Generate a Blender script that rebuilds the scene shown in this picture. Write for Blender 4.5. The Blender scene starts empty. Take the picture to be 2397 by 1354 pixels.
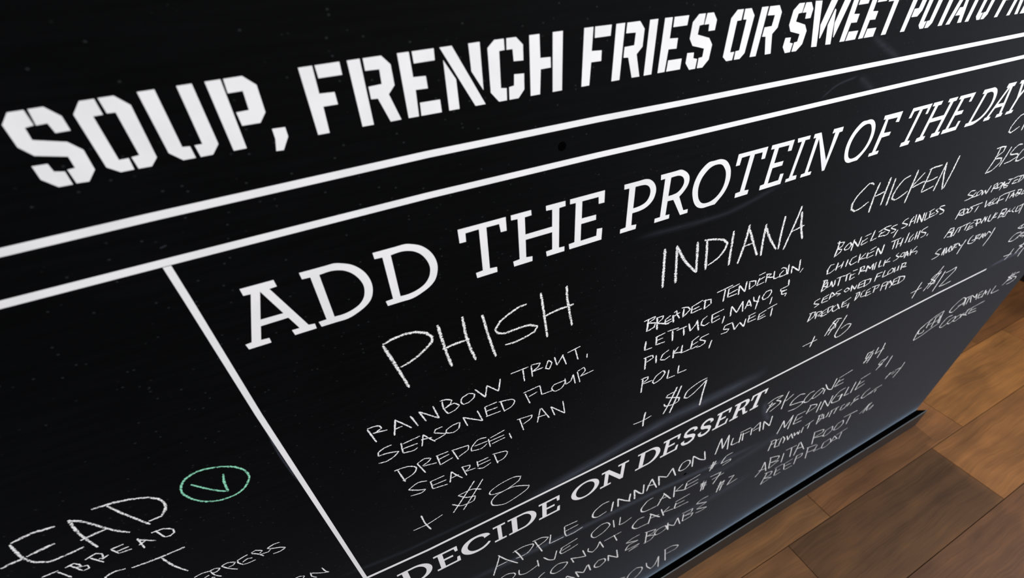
import bpy, math, random
from mathutils import Vector, Matrix
from mathutils.geometry import tessellate_polygon
R = random.Random(7)
C = bpy.context.scene.collection
SC = bpy.context.scene
U = 0.001                                   # data below is in millimetres on the board: x to the right, z above the floor

# ---------------------------------------------------------------- camera, world, lights, exposure
cd = bpy.data.cameras.new('camera'); cam = bpy.data.objects.new('camera', cd); C.objects.link(cam)
ax = [[0.901625, -0.429309, -0.052594], [0.297754, 0.527893, 0.795406], [-0.313711, -0.732818, 0.60379]]                                # camera right, up, back in world axes
cam.matrix_world = Matrix(((ax[0][0], ax[1][0], ax[2][0], 0.0), (ax[0][1], ax[1][1], ax[2][1], -0.267),
                           (ax[0][2], ax[1][2], ax[2][2], 1.2711), (0, 0, 0, 1)))
cd.sensor_width = 36.0; cd.lens = 15.5205; cd.clip_start = 0.01; cd.clip_end = 60
cd.dof.use_dof = True; cd.dof.focus_distance = 0.48; cd.dof.aperture_fstop = 7.0
SC.camera = cam
w = bpy.data.worlds.new('room_ambience'); SC.world = w; w.use_nodes = True
w.node_tree.nodes['Background'].inputs[0].default_value = (0.80, 0.86, 1.0, 1)
w.node_tree.nodes['Background'].inputs[1].default_value = 0.12
SC.view_settings.view_transform = 'Standard'; SC.view_settings.look = 'None'
SC.view_settings.gamma = 1.0; SC.view_settings.exposure = 0.0; SC.view_settings.use_curve_mapping = False
SC.cycles.max_bounces = 6; SC.cycles.transparent_max_bounces = 24

def lamp(name, loc, target, size, watts, col):
    l = bpy.data.lights.new(name, 'AREA'); l.shape = 'RECTANGLE'; l.size, l.size_y = size; l.energy = watts; l.color = col
    o = bpy.data.objects.new(name, l); C.objects.link(o); o.location = loc
    o.rotation_euler = (Vector(target) - Vector(loc)).to_track_quat('-Z', 'Y').to_euler()
    return o
lamp('ceiling_light', (1.25, -2.2, 2.35), (0.5, 0.0, 0.9), (0.8, 0.8), 88, (1.0, 0.97, 0.96))
lamp('ceiling_light', (1.75, 2.0, 2.9), (1.9, 0.4, 0.0), (0.30, 0.30), 60, (1.0, 0.86, 0.66))
lamp('added_sheen_light', (2.62, -1.25, 1.15), (0.0, -1.0, 1.0), (1.5, 2.2), 36, (0.72, 0.85, 1.0))  # added area light to raise the board's grazing sheen; no window behind it

# ---------------------------------------------------------------- helpers
def mesh(name, verts, faces, mat, parent=None, uvs=None, smooth=False):
    me = bpy.data.meshes.new(name); me.from_pydata([tuple(v) for v in verts], [], faces); me.materials.append(mat)
    if uvs:
        ul = me.uv_layers.new(name='UVMap')
        for lp in me.loops: ul.data[lp.index].uv = uvs[lp.vertex_index]
    if smooth:
        for p in me.polygons: p.use_smooth = True
    me.update()
    o = bpy.data.objects.new(name, me); C.objects.link(o)
    if parent: o.parent = parent
    return o
def box_geo(x0, x1, y0, y1, z0, z1, b=0.0):
    """box whose top edges are bevelled by b"""
    v = [(x0,y0,z0),(x1,y0,z0),(x1,y1,z0),(x0,y1,z0),(x0,y0,z1-b),(x1,y0,z1-b),(x1,y1,z1-b),(x0,y1,z1-b)]
    f = [(3,2,1,0),(0,1,5,4),(1,2,6,5),(2,3,7,6),(3,0,4,7)]
    if b:
        v += [(x0+b,y0+b,z1),(x1-b,y0+b,z1),(x1-b,y1-b,z1),(x0+b,y1-b,z1)]
        f += [(4,5,9,8),(5,6,10,9),(6,7,11,10),(7,4,8,11),(8,9,10,11)]
    else: f.append((4,5,6,7))
    return v, f
def structure(o, label=None):
    o['kind'] = 'structure'
    if label: o['label'] = label
    return o
def pts_of(s): return [tuple(float(q) for q in p.split(',')) for p in s.split()]

class NT:
    def __init__(s, name):
        s.m = bpy.data.materials.new(name); s.m.use_nodes = True; s.t = s.m.node_tree; s.b = s.t.nodes['Principled BSDF']
    def n(s, typ, **kw):
        nd = s.t.nodes.new(typ)
        for k, v in kw.items(): setattr(nd, k, v)
        return nd
    def l(s, a, b): s.t.links.new(a, b)
    def coord(s, scale, rot=(0,0,0), kind='Object'):
        tc = s.n('ShaderNodeTexCoord'); mp = s.n('ShaderNodeMapping'); mp.inputs['Scale'].default_value = scale
        mp.inputs['Rotation'].default_value = rot
        s.l(tc.outputs[kind], mp.inputs['Vector']); return mp.outputs[0]
    def noise(s, vec, scale, detail=4, rough=.55):
        nz = s.n('ShaderNodeTexNoise'); nz.inputs['Scale'].default_value = scale; nz.inputs['Detail'].default_value = detail
        nz.inputs['Roughness'].default_value = rough; s.l(vec, nz.inputs['Vector']); return nz.outputs[0]
    def ramp(s, fac, stops):
        r = s.n('ShaderNodeValToRGB'); e = r.color_ramp.elements
        while len(e) < len(stops): e.new(.5)
        for q, (p, c) in zip(e, stops): q.position = p; q.color = c if len(c) == 4 else (*c, 1)
        s.l(fac, r.inputs[0]); return r.outputs[0]
    def math(s, op, a, b=None, clamp=False):
        m = s.n('ShaderNodeMath', operation=op, use_clamp=clamp)
        for i, q in enumerate((a, b)):
            if q is None: continue
            if isinstance(q, (int, float)): m.inputs[i].default_value = q
            else: s.l(q, m.inputs[i])
        return m.outputs[0]
    def mix(s, fac, a, b, blend='MIX'):
        m = s.n('ShaderNodeMix', data_type='RGBA', blend_type=blend)
        for i, q in ((0, fac), (6, a), (7, b)):
            if isinstance(q, (int, float)): m.inputs[i].default_value = q
            elif isinstance(q, tuple): m.inputs[i].default_value = (*q, 1) if len(q) == 3 else q
            else: s.l(q, m.inputs[i])
        return m.outputs[2]
    def bump(s, h, strength, dist):
        b = s.n('ShaderNodeBump'); b.inputs['Strength'].default_value = strength; b.inputs['Distance'].default_value = dist
        s.l(h, b.inputs['Height']); s.l(b.outputs[0], s.b.inputs['Normal'])

def simple(name, col, rough, spec=.5):
    k = NT(name); k.b.inputs['Base Color'].default_value = (*col, 1); k.b.inputs['Roughness'].default_value = rough
    k.b.inputs['Specular IOR Level'].default_value = spec; return k

# chalkboard paint: near black, rolled on, wiped with chalk dust
k = NT('chalkboard_paint')
streak = k.noise(k.coord((1.6, 1, 26)), 9, 5, .6)
cloud = k.noise(k.coord((1, 1, 1)), 5, 4, .6)
base = k.ramp(k.math('MULTIPLY', streak, cloud), [(.14, (.0002, .0003, .0004)), (.45, (.0018, .0020, .0024))])
vz = k.n('ShaderNodeTexVoronoi'); vz.inputs['Scale'].default_value = 420; k.l(k.coord((.7, 1, 1)), vz.inputs['Vector'])
wn = k.ramp(vz.outputs['Color'], [(.86, (0, 0, 0)), (.90, (1, 1, 1))])
speck = k.math('MULTIPLY', k.ramp(vz.outputs['Distance'], [(.10, (1, 1, 1)), (.26, (0, 0, 0))]), wn)
base = k.mix(k.math('MULTIPLY', speck, .16), base, (.10, .11, .11))
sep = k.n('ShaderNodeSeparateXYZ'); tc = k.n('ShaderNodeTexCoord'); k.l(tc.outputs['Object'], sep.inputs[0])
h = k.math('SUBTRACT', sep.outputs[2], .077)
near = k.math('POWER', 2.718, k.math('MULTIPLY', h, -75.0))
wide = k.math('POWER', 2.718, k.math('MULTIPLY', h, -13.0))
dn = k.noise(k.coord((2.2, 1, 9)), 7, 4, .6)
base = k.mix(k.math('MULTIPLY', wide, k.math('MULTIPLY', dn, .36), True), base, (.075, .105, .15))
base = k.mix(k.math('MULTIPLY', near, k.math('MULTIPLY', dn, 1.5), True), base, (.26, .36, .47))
k.l(base, k.b.inputs['Base Color'])
k.b.inputs['Roughness'].default_value = .74; k.b.inputs['Specular IOR Level'].default_value = .05
k.b.inputs['Sheen Weight'].default_value = .40; k.b.inputs['Sheen Roughness'].default_value = .30; k.b.inputs['Sheen Tint'].default_value = (.80, .86, 1.0, 1)
k.bump(k.noise(k.coord((1, 1, 3)), 420, 2, .5), .12, .0004)
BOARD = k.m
k = NT('white_vinyl')
k.l(k.ramp(k.noise(k.coord((1, 1, 1)), 30, 3), [(.35, (.74, .745, .755)), (.6, (.80, .80, .81))]), k.b.inputs['Base Color'])
k.b.inputs['Roughness'].default_value = .45; k.b.inputs['Specular IOR Level'].default_value = .4
k.bump(k.noise(k.coord((1, 1, 1)), 160, 2), .10, .0004)
VINYL = k.m
def chalk_mat(name, col, cover=.5):
    k = NT(name); uv = k.n('ShaderNodeUVMap'); sp = k.n('ShaderNodeSeparateXYZ'); k.l(uv.outputs[0], sp.inputs[0])
    edge = k.math('ABSOLUTE', k.math('SUBTRACT', k.math('MULTIPLY', sp.outputs[1], 2.0), 1.0))
    grain = k.noise(k.coord((1, 1, 1), (0, .45, 0)), 1500, 3, .8)
    blob = k.noise(k.coord((1, 1, 1.5)), 480, 3, .7)
    g = k.math('ADD', k.math('MULTIPLY', grain, .50), k.math('MULTIPLY', blob, .50))
    e = k.math('MULTIPLY', k.math('POWER', edge, 2.6), .34)
    a = k.math('SUBTRACT', k.math('SUBTRACT', g, e), .5 - cover * .28)
    a = k.math('MULTIPLY', a, 11.0, True)
    k.l(a, k.b.inputs['Alpha'])
    k.b.inputs['Base Color'].default_value = (*col, 1); k.b.inputs['Roughness'].default_value = .95
    k.b.inputs['Specular IOR Level'].default_value = .1
    return k.m
CHALK = chalk_mat('white_chalk', (.86, .86, .87), .42)
CHALKB = chalk_mat('white_chalk_broad', (.88, .88, .88), .33)
GREEN = chalk_mat('green_chalk', (.28, .72, .50), .35)
k = NT('chalk_dust_smear'); uv = k.n('ShaderNodeUVMap'); sp = k.n('ShaderNodeSeparateXYZ'); k.l(uv.outputs[0], sp.inputs[0])
e = k.math('SUBTRACT', 1.0, k.math('ABSOLUTE', k.math('SUBTRACT', k.math('MULTIPLY', sp.outputs[1], 2.0), 1.0)))
e2 = k.math('MULTIPLY', k.math('MINIMUM', sp.outputs[0], k.math('SUBTRACT', 1.0, sp.outputs[0])), 6.0, True)
att = k.n('ShaderNodeAttribute', attribute_type='OBJECT', attribute_name='strength')
a = k.math('MULTIPLY', k.math('MULTIPLY', k.math('POWER', e, 1.5), e2), k.math('MULTIPLY', k.noise(k.coord((2, 1, 30)), 12, 4), k.math('MULTIPLY', att.outputs['Fac'], 1.6)))
k.l(k.math('MULTIPLY', a, .42, True), k.b.inputs['Alpha']); k.b.inputs['Base Color'].default_value = (.30, .34, .46, 1)
k.b.inputs['Roughness'].default_value = 1; k.b.inputs['Specular IOR Level'].default_value = 0
SMEAR = k.m
k = NT('gloss_black_paint')
k.l(k.ramp(k.noise(k.coord((3, 3, 3)), 8, 4), [(.3, (.004, .0035, .0035)), (.8, (.012, .010, .010))]), k.b.inputs['Base Color'])
k.b.inputs['Roughness'].default_value = .32; k.bump(k.noise(k.coord((1, 1, 1)), 60, 3), .2, .0008)
SKIRT = k.m
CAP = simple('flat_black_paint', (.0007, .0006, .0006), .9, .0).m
EDGE = simple('painted_edge_highlight', (.07, .085, .095), .5).m  # highlight on the skirting's rounded edge, put into the colour
FACE = simple('painted_floor_reflection', (.020, .0155, .013), .55, .35).m  # brown of the floor reflected in the black front, put into the colour
k = NT('plain_wall_paint'); k.l(k.ramp(k.noise(k.coord((1, 1, 1)), 4), [(.3, (.42, .40, .37)), (.7, (.47, .45, .42))]), k.b.inputs['Base Color'])
k.b.inputs['Roughness'].default_value = .8; PAINT = k.m
DARK = simple('matt_black', (.0008, .0008, .001), 1.0, 0.0).m
# floor boards: oiled acacia, tint per plank from the object colour
k = NT('wood_plank')
oi = k.n('ShaderNodeObjectInfo')
ofs = k.n('ShaderNodeVectorMath', operation='ADD'); cb = k.n('ShaderNodeCombineXYZ')
k.l(k.math('MULTIPLY', oi.outputs['Random'], 37.0), cb.inputs[0]); k.l(k.math('MULTIPLY', oi.outputs['Random'], 91.0), cb.inputs[1])
k.l(k.coord((1, 1, 1)), ofs.inputs[0]); k.l(cb.outputs[0], ofs.inputs[1])
def scaled(v, s):
    m = k.n('ShaderNodeMapping'); m.inputs['Scale'].default_value = s; k.l(v, m.inputs['Vector']); return m.outputs[0]
warp = k.noise(scaled(ofs.outputs[0], (2.5, 5, 1)), 1.4, 3)
wv = k.n('ShaderNodeVectorMath', operation='ADD'); cb2 = k.n('ShaderNodeCombineXYZ')
k.l(k.math('MULTIPLY', warp, .045), cb2.inputs[1]); k.l(ofs.outputs[0], wv.inputs[0]); k.l(cb2.outputs[0], wv.inputs[1])
g1 = k.noise(scaled(wv.outputs[0], (.8, 17, 1)), 1.5, 5, .6)
g2 = k.noise(scaled(wv.outputs[0], (4, 150, 1)), 1.6, 4, .7)
g3 = k.noise(scaled(ofs.outputs[0], (4, 9, 1)), 1.2, 2)
shade = k.math('ADD', k.math('MULTIPLY', g1, .62), k.math('MULTIPLY', g2, .38))
toneA = k.ramp(shade, [(.32, (.50, .46, .42)), (.50, (.96, .95, .93)), (.68, (1.45, 1.36, 1.18))])
toneB = k.ramp(g3, [(.35, (.80, .78, .76)), (.65, (1.18, 1.14, 1.05))])
col = k.mix(1.0, k.mix(1.0, oi.outputs['Color'], toneA, 'MULTIPLY'), toneB, 'MULTIPLY')
kn = k.n('ShaderNodeTexVoronoi'); kn.inputs['Scale'].default_value = 3.2; k.l(scaled(ofs.outputs[0], (1, 2.2, 1)), kn.inputs['Vector'])
knot = k.ramp(kn.outputs['Distance'], [(.025, (1, 1, 1)), (.10, (0, 0, 0))])
col = k.mix(k.math('MULTIPLY', knot, .35), col, (.045, .028, .016))
k.l(col, k.b.inputs['Base Color'])
k.b.inputs['Roughness'].default_value = .50; k.b.inputs['Specular IOR Level'].default_value = .28
k.bump(shade, .10, .0006)
WOOD = k.m

# ---------------------------------------------------------------- the setting
# floor: individual boards running along the wall, their joints as in the photograph
v, f = box_geo(-3.2, 3.2, -3.2, 3.4, -.05, -.0135)
floor = structure(mesh('floor', v, f, simple('floor_underlay', (.012, .009, .007), .9).m), 'floor of short warm brown wooden boards')
D = .267; PW = .667 * D; PL = 2.333 * D
tones = {(0, 0): (.27, .135, .062), (0, 1): (.175, .090, .042), (0, 2): (.30, .145, .058), (0, 3): (.30, .145, .058),
         (1, 0): (.30, .155, .070), (1, 1): (.27, .130, .058), (1, 2): (.34, .165, .060), (1, 3): (.30, .14, .055),
         (2, 1): (.24, .115, .045), (2, 2): (.26, .12, .045), (2, 3): (.17, .078, .032), (-1, 1): (.23, .112, .056), (-1, 2): (.24, .115, .056)}
PXS, PXE = -.9, 2.66
v, f = box_geo(-PL/2 + .0006, PL/2 - .0006, -PW/2 + .0006, PW/2 - .0006, -.0135, 0, .0006)
proto = None; np_ = 0
for r in range(-6, 9):
    y0 = -.267 + .0128 * D + r * PW                       # row 0 lies between seams 0.012 D and 0.68 D in front of the camera
    off = (3.05 if r % 2 == 0 else 3.664) * D
    for c in range(-3, 4):
        xc = off + (c - 1) * PL + PL * .5 + (0 if r % 2 == 0 else 0)
        if xc - PL/2 > 2.62 or xc + PL/2 < -1.0: continue
        if proto is None:
            o = mesh('plank', v, f, WOOD, floor); proto = o
        else:
            o = proto.copy(); C.objects.link(o); o.parent = floor
        o.location = (xc, y0 + PW/2, 0)
        t = tones.get((r, c))
        if t is None:
            q = R.uniform(.65, 1.25); t = (.26 * q, .128 * q * R.uniform(.95, 1.05), .056 * q)
        o.color = (t[0]*.59, t[1]*.57, t[2]*.53, 1)

# partition wall that carries the board, its black skirting, and the room's right-hand wall
BX0, BX1, BZ0, BZ1 = -1.40, 1.449, .077, 1.92
v, f = box_geo(BX0, BX1, 0.012, .15, 0.0, BZ1)
wf = structure(mesh('wall_front', v, f, PAINT), 'low partition wall behind the chalkboard')
def skirting(name, prof, x0, x1, m, mitre=0.0):
    n = len(prof); vs = [(x0, y, z) for y, z in prof] + [(x1 - y * mitre, y, z) for y, z in prof]
    fs = [(i, (i+1) % n, n + (i+1) % n, n + i) for i in range(n)] + [tuple(range(n))[::-1], tuple(range(n, 2*n))]
    return mesh(name, vs, fs, m)
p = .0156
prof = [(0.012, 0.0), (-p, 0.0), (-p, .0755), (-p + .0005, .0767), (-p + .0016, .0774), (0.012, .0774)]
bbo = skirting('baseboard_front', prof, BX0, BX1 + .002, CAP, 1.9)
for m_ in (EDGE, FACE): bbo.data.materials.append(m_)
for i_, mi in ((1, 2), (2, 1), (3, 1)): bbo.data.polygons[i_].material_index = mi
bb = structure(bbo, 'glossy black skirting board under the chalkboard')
v, f = box_geo(2.675, 2.80, -3.2, 3.4, -.05, 2.9)
structure(mesh('wall_right', v, f, PAINT), 'far wall with a black base beyond the chalkboard')
v, f = box_geo(2.657, 2.675, -3.2, 3.4, 0, .30, .003)
structure(mesh('baseboard_right', v, f, SKIRT), 'tall black skirting on the far wall')

# ---------------------------------------------------------------- the chalkboard
cb_ = bpy.data.objects.new('chalkboard', None); C.objects.link(cb_)
cb_['label'] = 'black chalkboard menu with white printed headings, ruled lines and chalk handwriting'; cb_['category'] = 'chalkboard'
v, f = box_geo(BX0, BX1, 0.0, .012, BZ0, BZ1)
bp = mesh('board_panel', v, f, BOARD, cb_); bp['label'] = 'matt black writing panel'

def strip(pts, horiz, t, name, y):
    vs = []
    for x, z in pts: vs += [(x*U, -y, z*U), ((x if horiz else x + t)*U, -y, (z - t if horiz else z)*U)]
    fs = [(2*i, 2*i+1, 2*i+3, 2*i+2) for i in range(len(pts)-1)]
    if not horiz: fs = [q for q in fs]
    o = mesh(name, vs, fs, VINYL, cb_); return o
RULES = """a|-146.9,1173.3 -85.8,1174.9 63.7,1177.3 189.1,1176.9 266.7,1175.8 466.0,1174.0 755.0,1171.5
b|-162.3,1147.4 -87.5,1148.6 -0.6,1149.9 59.0,1150.7 191.1,1150.4 272.9,1149.3 482.4,1148.0 786.5,1145.4
d|-89.1,713.9 -18.7,707.5 225.8,702.7 553.6,703.9 1009.4,709.7 1171.0,708.8
v|-93.7,1143.8 -93.8,1121.9 -95.0,1012.2 -93.1,715.2"""
for ln in RULES.split('\n'):
    n, s = ln.split('|'); P = pts_of(s)
    if n in 'ab': P = [(-1390, P[0][1] - 3)] + P + [(1445, P[-1][1] - 2)]
    if n == 'd': P = [(P[0][0] - 3, P[0][1])] + P
    if n == 'v': P = P + [(P[-1][0], 690), (P[-1][0], 84)]
    strip(P, n != 'v', 4.4 if n != 'v' else 4.1, 'white_rule', .00008 if n != 'd' else .0001)

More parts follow.
